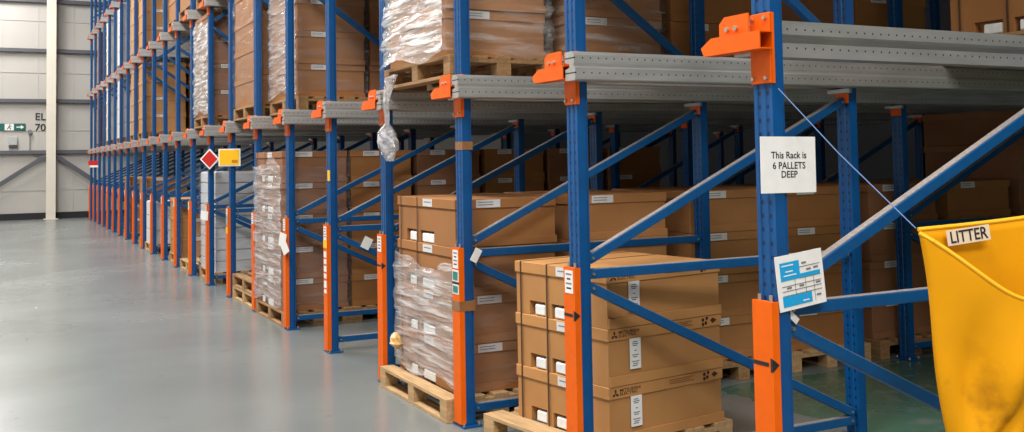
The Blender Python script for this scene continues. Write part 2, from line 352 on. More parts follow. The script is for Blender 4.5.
def arm_me(front, one_side):
    """orange cantilever bracket: plate on the upright, square tube across, stop plate"""
    m = MB(); yn = -0.075 if one_side else -0.046
    if front:
        m.box((-0.010, -0.056, -0.11), (-0.002, 0.052, 0.15), M_bracket, bev=0.002)
        m.box((-0.002, -0.056, -0.11), (0.012, -0.0515, 0.15), M_bracket)
        for y, z in ((-0.035, 0.13), (0.035, 0.13), (-0.035, -0.09), (0.035, -0.09)): m.cyl((-0.010, y, z), (-0.02, y, z), 0.008, M_bolt, 6)
        # open square tube from the upright out over the bay, drooping nose
        t0, t1 = yn, 0.20
        x0, x1, z0, z1, w_ = -0.075, -0.0105, 0.012, 0.078, 0.005
        m.box((x0, t0, z0), (x1, t1, z0+w_), M_bracket); m.box((x0, t0, z1-w_), (x1, t1, z1), M_bracket)
        m.box((x0, t0, z0+w_), (x0+w_, t1, z1-w_), M_bracket); m.box((x1-w_, t0, z0+w_), (x1, t1, z1-w_), M_bracket)
        m.prism(lambda s_: [(-0.075 + s_*0, 0.20, 0.012), (-0.075, 0.20, 0.078), (-0.075, 0.262, 0.045), (-0.075, 0.245, 0.012)] if s_ == 0 else [(-0.0105, 0.20, 0.012), (-0.0105, 0.20, 0.078), (-0.0105, 0.245, 0.06), (-0.0105, 0.245, 0.012)], 0, 1, M_bracket)
        # upright stop plate with clipped corner
        m.prism(lambda x_: [(x_, 0.02, 0.0785), (x_, 0.02, 0.155), (x_, 0.155, 0.155), (x_, 0.185, 0.13), (x_, 0.185, 0.0785)], -0.045, -0.038, M_bracket)
        for y in (0.085, 0.135): m.cyl((-0.045, y, 0.105), (-0.055, y, 0.105), 0.010, M_bolt, 8)
    else:
        m.box((-0.010, -0.05, -0.085), (-0.002, 0.05, -0.004), M_bracket, bev=0.002)
        m.box((-0.036, -0.02 if one_side else -0.085, -0.030), (-0.0105, 0.085, -0.004), M_galv_plain, bev=0.003)
    return m.mesh('cantilever_arm')
ARM = {(f, s): arm_me(f, s) for f in (True, False) for s in (True, False)}
M_arrow = M_print
def arrow_me():
    m = MB()
    m.box((-0.0355, -0.030, -0.007), (-0.0342, 0.050, 0.007), M_arrow)
    m.prism(lambda x_: [(x_, -0.040, 0.026), (x_, -0.053, 0.022), (x_, -0.053, -0.022), (x_, -0.040, -0.026)], -0.0355, -0.0342, M_arrow)
    m.prism(lambda y_: [(-0.0345, y_, 0.022), (-0.0345, y_, -0.022), (-0.006, y_, 0)], -0.0545, -0.0532, M_arrow)
    return m.mesh('arrow_mark')
ARROW_ME = arrow_me()
def card_me(w_=0.075, h_=0.11, bars=4):
    m = MB(); m.box((-0.0360, -w_/2, -h_/2), (-0.0344, w_/2, h_/2), M_white)
    z = h_/2-0.016
    for k in range(bars):
        ww = (w_*0.36, w_*0.22, w_*0.36, w_*0.30)[k % 4]; m.box((-0.0366, -ww, z-0.006), (-0.0361, ww, z+0.002), M_print if k % 2 else M_greyprint); z -= (h_-0.02)/bars
    return m.mesh('rack_card')
CARD_ME = card_me()
NAMES_F = {-2: 'blue rack frame with taped paper notices, beside the yellow litter sack'}
GUARD_TXT = {}
frames = {}
for i in range(FIRST, LAST+1):
    n = i-FIRST+1
    f = empty('rack_frame', (0, FY(i), 0)); frames[i] = f
    tag(f, NAMES_F.get(i, 'blue perforated rack frame with orange foot guard, %s in line counting from the litter sack' % ORD[n]), 'rack frame', 'blue rack frames along the aisle')
    ups = UPX if i <= 5 else UPX[:3] if i <= 9 else UPX[:2]
    if i == -2: ups = UPX[:2]+[UPX[2]]
    for k, xx in enumerate(ups):
        link('upright', UP_ME, f, (xx, 0, 0)); link('base_plate', FOOT_ME, f, (xx, 0, 0))
        for z in LVL:
            if z > 5 and i < 8: continue
            link('cantilever_arm', ARM[(k == 0, i == FIRST)], f, (xx, 0, z))
    for bay in BR:
        if bay+1 < len(ups):
            for me in BR[bay]: link('brace', me, f)
    g = link('post_guard', GUARD_ME, f, (XF, 0, 0))
    if i in (-2, -1, 1): link('arrow_mark', ARROW_ME, g, (0, 0, {-2: 0.845, -1: 0.84, 1: 0.845}[i]))
    if i != -2: link('rack_card', CARD_ME, g, (0, 0, 1.0))
# extra stickers on the near guards
def sticker(i, z, mat, w_=0.09, h_=0.05, name='sticker', lab=None, y=0):
    o = MB().box((-0.0362, y-w_/2, -h_/2), (-0.0344, y+w_/2, h_/2)).build(name, mat, [c for c in frames[i].children if c.name.startswith('post_guard')][0], loc=(0, 0, z))
    if lab: o['label'] = lab
    return o
sticker(0, 0.90, M_white, 0.09, 0.07); o = sticker(0, 0.90, M_teal, 0.07, 0.05); o.location.x -= 0.002
sticker(0, 0.82, M_white, 0.09, 0.06); o = sticker(0, 0.82, M_teal, 0.07, 0.04); o.location.x -= 0.002
sticker(0, 0.855, M_print, 0.10, 0.012, 'black_tape')
sticker(2, 0.91, M_yellow, 0.1, 0.07, lab='yellow sticker')
for z, hh in ((0.82, 0.05), (0.76, 0.04), (0.70, 0.05), (0.64, 0.04), (0.57, 0.06), (0.51, 0.03)): sticker(2, z, M_white, 0.07, hh)
sticker(5, 0.80, M_yellow, 0.09, 0.08, lab='yellow sticker')
sticker(5, 0.92, M_clearw, 0.10, 0.12, 'tape_wrap')
# tape wrapped round frame 0
tp = MB(); tp.box((-0.036, -0.0545, 0.69), (0.07, 0.058, 0.75)); o = tp.build('tape_band', M_tape, frames[0]); o.location.x = XF; o['label'] = 'brown packing tape band'
o = MB().box((0.001-0.003, -0.053, 1.66), (0.068, 0.053, 1.71)).build('tape_band', M_tape, frames[0]); o.location.x = XF
o = MB().box((-0.006, -0.05, 0), (-0.001, 0.01, 0.09)).build('sticker', M_yellow, frames[2], loc=(XF, 0, 1.44)); o['label'] = 'small yellow sticker'
o = MB().box((0.02, -0.054, 0), (0.06, -0.0505, 0.05)).build('sticker', M_yellow, frames[1], loc=(XF, 0, 2.42)); o['label'] = 'small yellow sticker'

# ------------------------------------------------------------------ pallet rails
def rail_me(L):
    # section in (y, z): outer face towards -y, twin web with middle groove, open lips
    o = [(0.095, 0), (0.006, 0), (0, 0.006), (0, 0.060), (0.016, 0.068), (0.016, 0.078), (0.010, 0.084), (0.010, 0.122), (0.028, 0.140), (0.095, 0.140), (0.095, 0.088), (0.055, 0.080), (0.055, 0.062), (0.095, 0.054)]
    m = MB(); m.prism(lambda x_: [(x_, a, b_) for a, b_ in o], 0, L, M_galv); return m.mesh('pallet_rail')
R_LONG, R_MID, R_SHORT = rail_me(7.9), rail_me(4.2), rail_me(2.4)
import copy
def mirror_y(me):
    m2 = me.copy(); m2.transform(Matrix.Diagonal((1, -1, 1, 1))); m2.flip_normals(); return m2
RM = {id(a): mirror_y(a) for a in (R_LONG, R_MID, R_SHORT)}
LNAME = ['lower', 'middle', 'upper']
for i in range(FIRST, LAST+1):
    n = i-FIRST+1
    me = R_LONG if i <= 5 else R_MID if i <= 9 else R_SHORT
    for lv, z in enumerate(LVL):
        if lv == 2 and i < 8: continue
        if i > FIRST:
            o = link('pallet_rail', me, None, (XF-0.065, FY(i)-0.150, z))
            tag(o, '%s galvanised pallet rail in front of the %s blue frame from the litter sack' % (LNAME[lv], ORD[n]), 'pallet rail', '%s pallet rails' % LNAME[lv])
        if i < LAST and (i <= 8):
            o = link('pallet_rail', RM[id(me)], None, (XF-0.005, FY(i)+0.150, z))
            tag(o, '%s galvanised pallet rail just behind the %s blue frame from the litter sack' % (LNAME[lv], ORD[n]), 'pallet rail', '%s pallet rails' % LNAME[lv])

# ------------------------------------------------------------------ pallets and cartons
def pallet_parts(lx, ly, wood):
    """deck boards run along y (long side); origin at min x, min y, floor"""
    dk = MB(); n = 5; bw = lx*0.135
    for k in range(n):
        xx = k*(lx-bw)/(n-1); dk.box((xx, 0, 0.122), (xx+bw, ly, 0.144), wood, bev=0.002)
    for k in range(3):
        yy = k*(ly-0.1)/2; dk.box((0, yy, 0.100), (lx, yy+0.1, 0.122), wood)
    bl = MB(); bl.box((0, 0, 0.022), (0.1, 0.1, 0.100), wood, bev=0.003)
    bb = MB(); bb.box((0, 0, 0), (0.1, ly, 0.022), wood, bev=0.002)
    return dk.mesh('deck'), bl.mesh('block'), bb.mesh('bottom_board')
PAL = {}
def pallet(x, y, z, lx, ly, label, wood=None, rz=0, detail=True, tilt=0):
    wood = wood or M_wood; key = (round(lx, 2), round(ly, 2), wood.name)
    if key not in PAL: PAL[key] = pallet_parts(lx, ly, wood)
    dk, bl, bb = PAL[key]
    p = empty('wooden_pallet', (x, y, z), rz); p.rotation_euler.x = tilt
    tag(p, label, 'pallet', 'wooden pallets')
    link('deck', dk, p)
    for a in range(3):
        link('bottom_board', bb, p, (a*(lx-0.1)/2, 0, 0))
        for b_ in range(3): link('block', bl, p, (a*(lx-0.1)/2, b_*(ly-0.1)/2, 0))
    return p
CART = {}
def carton_parts(lx, ly, h, tone, style):
    """origin min corner. front (-x) face with two hand holes at the bottom"""
    k, ld = M_kraft[tone], M_lid[tone]
    if style == 'white': k = ld = M_wcart
    if style == 'cream': k = ld = M_cream
    m = MB(); g = 0.004
    hw, hh = ly*0.17, h*0.27
    if style == 'holed':
        m.box((0.05, g, 0), (lx-g, ly-g, h-0.012), k)
        ys = [ly*0.35, ly*0.59, ly*0.66, ly*0.84]
        m.box((g, g, hh), (0.05, ly-g, h-0.012), k)
        m.box((g, g, 0), (0.05, ys[0], hh), k); m.box((g, ys[1], 0), (0.05, ys[2], hh), k); m.box((g, ys[3], 0), (0.05, ly-g, hh), k)
    else:
        m.box((g, g, 0), (lx-g, ly-g, h-0.012), k, bev=0.003)
    parts = []
    lid = MB()
    if style == 'white': lid.box((0.02, 0.02, h-0.012), (lx-0.02, ly-0.02, h), ld)
    else: lid.box((-0.004, -0.004, h-0.062), (lx+0.004, ly+0.004, h), ld, bev=0.003)
    body = m
    body.bm.normal_update()
    parts.append(('lid', lid.mesh('lid'), None))
    tray = MB(); tray.box((0.004, -0.008, 0), (lx+0.004, 0.0, 0.050), ld, bev=0.001)
    if style != 'white': parts.append(('base_tray', tray.mesh('base_tray'), None))
    if style == 'holed':
        for yy in (0.625, 0.93):
            s = MB(); s.box((-0.0062, ly*yy-0.006, 0.0), (-0.0045, ly*yy+0.006, h), M_strap); s.box((-0.0045, ly*yy-0.006, h+0.0002), (lx+0.005, ly*yy+0.006, h+0.0016), M_strap)
            parts.append(('strap', s.mesh('strap'), None))
        for y_ in (0.36, 0.665):
            s = MB(); s.box((0.006, ly*y_+0.002, 0.002), (0.048, ly*y_+hw*(1.2 if y_ < 0.5 else 0.72), hh*0.80), M_foam, bev=0.008); parts.append(('foam_foot', s.mesh('foam_foot'), 'white foam foot'))
        s = MB(); s.box((-0.0060, ly*0.36, h-0.056), (-0.0045, ly*0.52, h-0.006), M_label); s.box((-0.0066, ly*0.38, h-0.030), (-0.0061, ly*0.50, h-0.024), M_greyprint); parts.append(('shipping_label', s.mesh('shipping_label'), 'white label'))
    if style in ('holed', 'plain'):
        s = MB(); lx0 = lx*0.20; s.box((lx0, -0.0062, h-0.056), (lx0+0.17, -0.0045, h-0.006), M_label)
        for q in range(2): s.box((lx0+0.012, -0.0068, h-0.024-q*0.016), (lx0+0.12, -0.0063, h-0.019-q*0.016), M_greyprint)
        parts.append(('shipping_label', s.mesh('shipping_label'), 'white label'))
    return body.mesh('carton'), parts
def carton(x, y, z, lx, ly, h, label, group, tone=0, style='plain', rz=0, detail=True):
    key = (round(lx, 3), round(ly, 3), round(h, 3), tone, style)
    if key not in CART: CART[key] = carton_parts(*key)
    body, parts = CART[key]
    c = link('carton', body, None, (x, y, z), rz); tag(c, label, 'box', group)
    for nm, me, lb in parts:
        if not detail and nm in ('strap', 'foam_foot'): continue
        o = link(nm, me, c)
        if lb: o['label'] = lb
    return c
LANE = lambda k: ORD[k-FIRST+1]
LV = ['ground', 'lower rail', 'middle rail', 'upper rail']
def lvz(level): return 0.0 if level == 0 else LVL[level-1]+RH+0.001
def load(lane, level, sx, depth_no, tiers, h, lx=0.78, ly=1.02, ynear=None, tone=0, style='plain', detail=True, pal=True, pwood=None, wpal=None, split=1):
    z = lvz(level); yn = FY(lane)+0.16 if ynear is None else ynear
    if lane == -2 and level == 0: pass
    pl = pallet(sx-0.01-(0.10 if (lane, level, depth_no) == (0, 0, 1) else 0), FY(lane)+(PITCH-1.18)/2, z, min(0.8, lx+0.04), 1.18,
           'wooden pallet on the %s in lane %s, %s back' % (LV[level]+(' level' if level else ''), numword(lane-FIRST+1), ORD[depth_no]), pwood)
    z += 0.1445
    kind = {'holed': 'holed carton', 'plain': 'brown carton', 'white': 'white carton', 'cream': 'cream pack'}[style]
    for t_ in range(tiers):
        j = (random.random()-0.5)*0.012
        carton(sx+0.0, yn+j, z, lx, ly, h,
               '%s, %s tier up, %s load back, %s level, lane %s from litter sack' % (kind, ORD[t_+1], ORD[depth_no], LV[level], numword(lane-FIRST+1)),
               'cartons stacked in lane %s, %s level' % (numword(lane-FIRST+1), LV[level]), tone if style != 'holed' or True else 0, style, detail=detail)
        z += h+0.002
    return z
NW = ['zero', 'one', 'two', 'three', 'four', 'five', 'six', 'seven', 'eight', 'nine', 'ten', 'eleven', 'twelve', 'thirteen', 'fourteen', 'fifteen', 'sixteen', 'seventeen', 'eighteen', 'nineteen', 'twenty', 'twenty-one', 'twenty-two']
def numword(n): return NW[n]

def film(x0, x1, y0, y1, z0, z1, mat, label, amp=0.012, side=None, **kw): return film_(x0, x1, y0, y1, z0, z1, mat, label, amp, side or M_filmthin, **kw)
def film_(x0, x1, y0, y1, z0, z1, mat, label, amp=0.012, side=None, name='stretch_film', parent=None, sides='xXyY', seed=1, ragged=0.05, skirt=0.0):
    rnd = random.Random(seed); bm = bmesh.new(); nz_ = max(10, int((z1-z0)/0.035))
    per = []
    for a, b_ in (((x0, y1), (x0, y0)), ((x0, y0), (x1, y0)), ((x1, y0), (x1, y1)), ((x1, y1), (x0, y1))):
        L = math.hypot(b_[0]-a[0], b_[1]-a[1]); n = max(4, int(L/0.06))
        for k in range(n): per.append((a[0]+(b_[0]-a[0])*k/n, a[1]+(b_[1]-a[1])*k/n))
    n = len(per); cx, cy = (x0+x1)/2, (y0+y1)/2
    ph = [rnd.uniform(0, 6.28) for _ in range(8)]; rows = []
    for r in range(nz_+1):
        t_ = r/nz_; row = []
        for k, (px, py) in enumerate(per):
            a = 2*math.pi*k/n
            z = z0+(z1-z0)*t_
            if r == nz_: z += ragged*math.sin(3*a+ph[0])+ragged*0.5*math.sin(7*a+ph[1])
            if r == 0: z += ragged*0.6*math.sin(4*a+ph[2])
            d = amp*(0.6+0.35*math.sin(z*34+2.2*math.sin(2*a+ph[3]))+0.3*math.sin(z*71+3*math.sin(3*a+ph[4]))+rnd.uniform(-0.35, 0.35))
            d = max(0.004, d)+skirt*(1-t_)**3
            dx, dy = px-cx, py-cy; ox = math.copysign(1, dx) if abs(abs(dx)-(x1-x0)/2) < 1e-4 else 0; oy = math.copysign(1, dy) if abs(abs(dy)-(y1-y0)/2) < 1e-4 else 0
            row.append(bm.verts.new((px+ox*d-cx, py+oy*d-cy, z-z0)))
        rows.append(row)
    for r in range(nz_):
        for k in range(n):
            bm.faces.new((rows[r][k], rows[r][(k+1) % n], rows[r+1][(k+1) % n], rows[r+1][k]))
    me = bpy.data.meshes.new(name); bm.to_mesh(me); bm.free(); me.materials.append(mat); me.materials.append(side)
    for p in me.polygons:
        p.use_smooth = True
        if abs(p.normal.y) > 0.75: p.material_index = 1
    o = link(name, me, parent, (cx, cy, z0))
    if label: tag(o, label, 'film wrap')
    return o

def strand(name, pts, rad, mat, parent=None, n=8):
    bm = bmesh.new(); rings = []
    rnd = random.Random(4)
    for k, p in enumerate(pts):
        r = rad[k]; ring = []
        for j in range(n):
            a = 2*math.pi*j/n+k*0.5; q = r*(1+rnd.uniform(-0.3, 0.3))
            ring.append(bm.verts.new((p[0]+q*math.cos(a), p[1]+q*math.sin(a), p[2]+rnd.uniform(-0.2, 0.2)*r*0.5)))
        rings.append(ring)
    for a, b_ in zip(rings, rings[1:]):
        for j in range(n): bm.faces.new((a[j], a[(j+1) % n], b_[(j+1) % n], b_[j]))
    bm.faces.new(rings[0][::-1]); bm.faces.new(rings[-1])
    me = bpy.data.meshes.new(name); bm.to_mesh(me); bm.free(); me.materials.append(mat)
    return link(name, me, parent)
# --- lane 2 (between frames -1 and 0), ground: three strapped cartons on a turned pallet
RZ = math.radians(8.0)
N0 = Vector((2.76, 4.36)); ux = Vector((math.cos(RZ), math.sin(RZ))); uy = Vector((-math.sin(RZ), math.cos(RZ)))
pp = N0-ux*0.13-uy*0.02
pallet(pp.x, pp.y, 0, 1.0, 0.98, 'pale wooden pallet, slightly turned, under the three strapped cartons', rz=RZ)
ZN = ['bottom', 'middle', 'top']
def mark_me(body, size, w=1.0, al='CENTER'):
    me = text_mesh(body, size, 'printed_lettering', al, w, 0.0003, spacing=0.85); me.transform(FACE_NY); me.materials.append(M_brownprint); return me
TXT = mark_me('MITSUBISHI\nELECTRIC', 0.021, 1.35, 'LEFT')
def logo_me():
    m = MB(); s = 0.013
    def rh(cx, cz, ang):
        d = Vector((math.cos(ang), math.sin(ang)))*s*1.9; p_ = Vector((-d.y, d.x))*0.29
        return lambda y_: [(cx, y_, cz), (cx+d.x/2+p_.x, y_, cz+d.y/2+p_.y), (cx+d.x, y_, cz+d.y), (cx+d.x/2-p_.x, y_, cz+d.y/2-p_.y)]
    for a in (90, 210, 330): m.prism(rh(0, 0, math.radians(a)), -0.0056, -0.0046, M_brownprint)
    return m.mesh('printed_emblem')
LOGO = logo_me()
def icons_me():
    m = MB()
    for k, (a, b_) in enumerate(((0, 0.030), (0.022, 0.012), (0.03, 0.036), (0.0, 0.006))): m.cyl((a, -0.0056, b_), (a, -0.0046, b_), 0.010, M_brownprint, 10)
    m.prism(lambda y_: [(0.075, y_, 0.006), (0.055, y_, 0.022), (0.075, y_, 0.036), (0.105, y_, 0.022)], -0.0056, -0.0046, M_brownprint)
    for k in range(3): m.box((-0.26, -0.0056, 0.012+k*0.010), (-0.08-0.03*(k == 1), -0.0046, 0.016+k*0.010), plain_bp)
    return m.mesh('handling_marks')
plain_bp = plain('faint_brown_print', srgb(140, 92, 50), 0.7)
ICON = icons_me()
def big_label_me():
    m = MB(); m.box((0, -0.0080, 0), (0.075, -0.0055, 0.155), M_white)
    for z, a, b_ in ((0.135, 0.02, 0.05), (0.125, 0.015, 0.058), (0.116, 0.02, 0.05), (0.09, 0.03, 0.045), (0.068, 0.015, 0.06), (0.058, 0.02, 0.05), (0.035, 0.012, 0.062), (0.024, 0.02, 0.055), (0.014, 0.015, 0.05)):
        m.box((a, -0.0086, z), (b_, -0.0081, z+0.005), M_greyprint)
    return m.mesh('address_label')
BLAB = big_label_me()
z = 0.1445; CX0, CY0, CH = 0.815, 0.80, 0.290
for t_ in range(3):
    c = carton(N0.x, N0.y, z, CX0, CY0, CH, '%s carton of the strapped stack of three on the turned pallet' % ZN[t_], 'three strapped brown cartons', 2, 'holed', RZ)
    for ch in list(c.children):
        if ch.name.startswith('shipping_label') and ch.data.vertices[0].co.y < -0.004 and max(v.co.x for v in ch.data.vertices) > 0.1: bpy.data.objects.remove(ch)
    link('printed_emblem', LOGO, c, (0.04, 0, CH-0.034)); link('printed_lettering', TXT, c, (0.068, -0.0046, CH-0.030)); link('handling_marks', ICON, c, (CX0-0.14, 0, CH-0.050))
    o = link('address_label', BLAB, c, (0.14, 0, 0.075)); o['label'] = 'white address label'
    z += CH+0.002

# --- lane 3 (between frames 0 and 1), ground row, four tiers deep row
yl = FY(0)
px_ = [2.55, 3.40, 4.36, 5.20, 6.10, 7.00, 7.90, 8.80]
for d, sx in enumerate(px_):
    tn = [1, 0, 0, 1, 3, 1, 3, 1][d]
    load(0, 0, sx, d+1, 4 if d < 6 else 6, 0.300, 0.76 if d else 0.72, 1.00, yl+0.17, tn, 'holed' if d == 0 else 'plain', pwood=M_wood if d in (0, 3) else M_woodd)
film(2.535, 3.275, yl+0.155, yl+1.185, 0.185, 0.93, M_film, 'clear stretch film round the lower cartons between the first two lone orange guards', 0.014, seed=3)
cl = strand('crumpled_tape', [(2.500, yl+1.10, 0.40), (2.490, yl+1.08, 0.37), (2.492, yl+1.06, 0.33), (2.500, yl+1.07, 0.29)], [0.015, 0.035, 0.045, 0.012], M_yellowtape)
tag(cl, 'crumpled yellow and white tape scrap stuck low on the wrapped floor stack', 'tape')
# --- lane 6 ground (between frames 3 and 4): five tiers, wrapped front load
for d, sx in enumerate([2.50, 3.20, 3.93, 4.72, 5.5, 6.3]):
    load(3, 0, sx, d+1, 5, 0.312, 0.66 if d < 2 else 0.72, 1.10, FY(3)+0.16, 1 if d % 2 else 3, 'holed' if d == 0 else 'plain', detail=d == 0, pwood=M_woodd)
film(2.485, 3.175, FY(3)+0.145, FY(3)+1.275, 0.185, 1.60, M_film, 'glossy clear stretch film round the tall carton stack in lane six', 0.016, seed=5)
# --- lane 9 ground: white cartons
for d, sx in enumerate([2.62, 3.5]):
    load(6, 0, sx, d+1, 9, 0.148, 0.76, 1.10, FY(6)+0.13, 0, 'white', detail=False)
film(2.605, 3.395, FY(6)+0.115, FY(6)+1.245, 0.185, 1.5, M_filmthin, 'clear stretch film round the white carton stack in lane nine', 0.014, seed=8)
# lone pallets and small loads farther along
pallet(2.52, FY(4)+0.09, 0, 0.8, 1.18, 'bare pallet at the foot of lane seven, lower of two')
pallet(2.52, FY(4)+0.09, 0.145, 0.8, 1.18, 'bare pallet at the foot of lane seven, upper of two', M_woodd)
pallet(2.55, FY(7)+0.09, 0, 0.8, 1.18, 'bare wooden pallet at the foot of lane ten')
load(8, 0, 2.60, 1, 3, 0.3, 0.76, 1.1, FY(8)+0.13, 2, 'plain', detail=False)
load(10, 0, 2.55, 1, 3, 0.26, 0.7, 0.9, FY(10)+0.23, 0, 'white', detail=False)
load(11, 0, 2.60, 1, 4, 0.3, 0.76, 1.1, FY(11)+0.13, 1, 'plain', detail=False)
load(13, 0, 2.60, 1, 4, 0.3, 0.76, 1.1, FY(13)+0.13, 1, 'plain', detail=False)

# --- lower rail level
for d, sx in enumerate([2.505, 3.38, 4.25, 5.15, 6.05]):
    load(0, 1, sx, d+1, 3, 0.300, 0.72 if d == 0 else 0.78, 1.00, yl+0.18, [0, 1, 1, 3, 1][d], 'plain', pwood=M_woodd)
film(2.490, 3.245, yl+0.165, yl+1.195, 2.262, 3.15, M_filmthick, 'bright crumpled stretch film round the raised load above the wrapped floor stack', 0.022, side=M_filmmid, seed=11, skirt=0.02)
film(3.365, 4.175, yl+0.165, yl+1.195, 2.30, 3.15, M_filmmid, 'clear stretch film round the second raised load behind the crumpled wrap', 0.012, side=M_filmmid, seed=21)
for d, sx in enumerate([5.00, 5.95, 6.85]):
    load(-2, 1, sx, d+1, 2, 0.30, 0.78, 1.02, FY(-2)+0.18, 1, 'holed' if d == 0 else 'plain', pwood=M_woodd)
for d, sx in enumerate([2.66, 3.42, 4.2, 5.0]):
    load(3, 1, sx, d+1, 4, 0.33, 0.70, 1.08, FY(3)+0.16, 3 if d % 2 else 1, 'plain', detail=False, pwood=M_woodd)
film(2.645, 3.375, FY(3)+0.145, FY(3)+1.255, 2.30, 3.5, M_film, 'stretch film round the first raised brown load in lane six', 0.016, seed=13)
for d, sx in enumerate([2.55, 3.35]):
    load(4, 1, sx, d+1, 4, 0.33, 0.74, 1.08, FY(4)+0.14, 1, 'plain', detail=False, pwood=M_woodd)
film(2.535, 3.305, FY(4)+0.125, FY(4)+1.235, 2.30, 3.5, M_filmthin, 'stretch film round the raised brown load in lane seven', 0.014, seed=14)
for d, sx in enumerate([2.55, 3.4, 4.2]):
    load(6, 1, sx, d+1, 4, 0.35, 0.76, 1.10, FY(6)+0.13, 3, 'plain', detail=False, pwood=M_woodd)
film(2.535, 3.325, FY(6)+0.115, FY(6)+1.245, 2.30, 3.55, M_filmthick, 'white crinkled stretch film round the raised load in lane nine', 0.016, seed=15)
for lane, tn, st, wrap in ((11, 2, 'plain', None), (12, 2, 'plain', None), (14, 0, 'white', None), (16, 0, 'cream', None), (18, 1, 'plain', None)):
    for lv_ in (1, 2):
        for d, sx in enumerate([2.58, 3.42]):
            load(lane, lv_, sx, d+1, 4, 0.34, 0.76, 1.08, FY(lane)+0.14, tn, st, detail=False, pwood=M_woodd)
for lane in (6, 8):
    for d, sx in enumerate([2.58, 3.42]):
        load(lane, 2, sx, d+1, 3, 0.34, 0.76, 1.08, FY(lane)+0.14, 1, 'plain', detail=False, pwood=M_woodd)

# unseen loads one level up, added to block light into the racking below
for lane in (-2, -1, 0, 1, 2, 3, 4, 5, 7):
    for d, sx in enumerate([2.55, 3.45, 4.40, 5.30, 6.30, 7.20][:4 if lane > 4 else 6]):
        load(lane, 2, sx, d+1, 1, 1.25, 0.84, 1.10, FY(lane)+0.13, 1, 'plain', detail=False, pwood=M_woodd)
# hanging twist of loose film from the wrapped raised load
hx, hy = 2.40, FY(0)+0.97
tl = strand('hanging_film', [(a_, b_, c_+(0.03 if c_ < 2.1 else 0)) for a_, b_, c_ in [(2.47, hy+0.02, 2.20), (2.43, hy, 2.17), (hx+0.02, hy, 2.08), (hx, hy, 1.98), (hx+0.005, hy, 1.90), (hx, hy-0.005, 1.83), (hx, hy, 1.80), (hx, hy, 1.76), (hx, hy-0.01, 1.71), (hx, hy-0.02, 1.66), (hx, hy-0.03, 1.61), (hx, hy-0.05, 1.57)]],
            [0.02, 0.035, 0.028, 0.022, 0.02, 0.02, 0.035, 0.055, 0.066, 0.066, 0.05, 0.025], M_filmball, n=12)
tag(tl, 'twisted tail of clear film hanging with a crumpled knot below the raised load', 'film wrap')

# ------------------------------------------------------------------ notices
FYN = FY(-2)-0.0525
def sheet(name, w_, h_, mat, loc, tilt, label, cat='notice', thick=0.002):
    s = empty(name, loc); s.rotation_euler = (0, tilt, 0); tag(s, label, cat)
    MB().box((-w_/2, -thick, -h_/2), (w_/2, 0, h_/2)).build('paper', mat, s); return s
s = sheet('paper_notice', 0.262, 0.205, M_white, (2.574, FYN, 1.562), math.radians(0.5), 'white notice reading This Rack is 6 PALLETS DEEP taped to the blue post')
for body, sz, zz, ww in (('This Rack is', 0.035, 0.034, 1.0), ('6 PALLETS', 0.035, -0.004, 1.0), ('DEEP', 0.035, -0.036, 1.0)):
    t = text_mesh(body, sz, 'printed_lettering', width=ww, thick=0.0003); t.transform(FACE_NY); t.materials.append(M_print); link('printed_lettering', t, s, (0.002, -0.0026, zz))
s2 = sheet('form_notice', 0.225, 0.200, M_white, (2.612, FYN-0.004, 1.142), math.radians(-6), 'white load notice form with blue blocks, tilted, taped above the orange guard')
cb = MB()
cb.box((-0.094, -0.0034, 0.008), (-0.002, -0.0026, 0.074)); cb.box((-0.094, -0.0034, -0.086), (0.045, -0.0026, -0.048)); cb.box((-0.002, -0.0034, 0.008), (0.095, -0.0026, 0.024))
cb.build('blue_blocks', M_cyan, s2)
gl = MB()
for zz in (0.048, -0.012, -0.030, -0.046, 0.008): gl.box((-0.092 if zz < 0 else -0.006, -0.0036, zz-0.0012), (0.096, -0.0028, zz+0.0012))
for xx in (-0.03, 0.02, 0.06): gl.box((xx, -0.0036, -0.086), (xx+0.0015, -0.0028, 0.008))
for xx, zz in ((0.01, 0.06), (0.03, 0.034), (0.065, 0.036), (-0.07, -0.02), (-0.01, -0.02), (0.07, -0.02), (0.068, -0.066)): gl.box((xx, -0.0036, zz-0.003), (xx+0.022, -0.0028, zz+0.004))
gl.build('form_lines', M_greyprint, s2)
gp = MB()
for zz, a, b_ in ((0.062, -0.085, -0.03), (0.040, -0.07, -0.035), (0.026, -0.08, -0.02), (-0.075, 0.0, 0.03)): gp.box((a, -0.0042, zz-0.002), (b_, -0.0035, zz+0.002))
gp.build('form_text', M_white, s2)
# small tag on the falling brace of the near frame
o = MB().box((-0.028, -0.003, -0.012), (0.028, 0, 0.012)).build('white_tag', M_label, frames[-2]); o.location = (2.592, -0.033, 1.006); o.rotation_euler = (0, math.radians(42), 0); o['label'] = 'small white tag'
# hazard diamond and yellow placard on frames 6 and 5, red plate far off
d = empty('hazard_diamond', (XF-0.012, FY(6)-0.16, 1.665)); tag(d, 'red diamond hazard sign with white border hung on a far blue post', 'sign')
SZ = 0.115
MB().prism(lambda x_: [(x_, 0.62*SZ*2, 0), (x_, 0, SZ*1.2), (x_, -0.62*SZ*2, 0), (x_, 0, -SZ*1.2)], -0.006, 0.0).build('diamond_plate', M_white, d)
MB().prism(lambda x_: [(x_, 0.5*SZ*2, 0), (x_, 0, SZ*0.97), (x_, -0.5*SZ*2, 0), (x_, 0, -SZ*0.97)], -0.009, -0.0065).build('red_panel', M_red, d)
d.rotation_euler.z = math.radians(50)
d = empty('yellow_placard', (XF-0.012, FY(5)-0.06, 1.675)); d.rotation_euler.z = math.radians(60); tag(d, 'yellow placard with white border hung beside the red diamond sign', 'sign')
MB().box((-0.004, -0.135, -0.105), (0, 0.135, 0.105)).build('placard_plate', M_white, d)
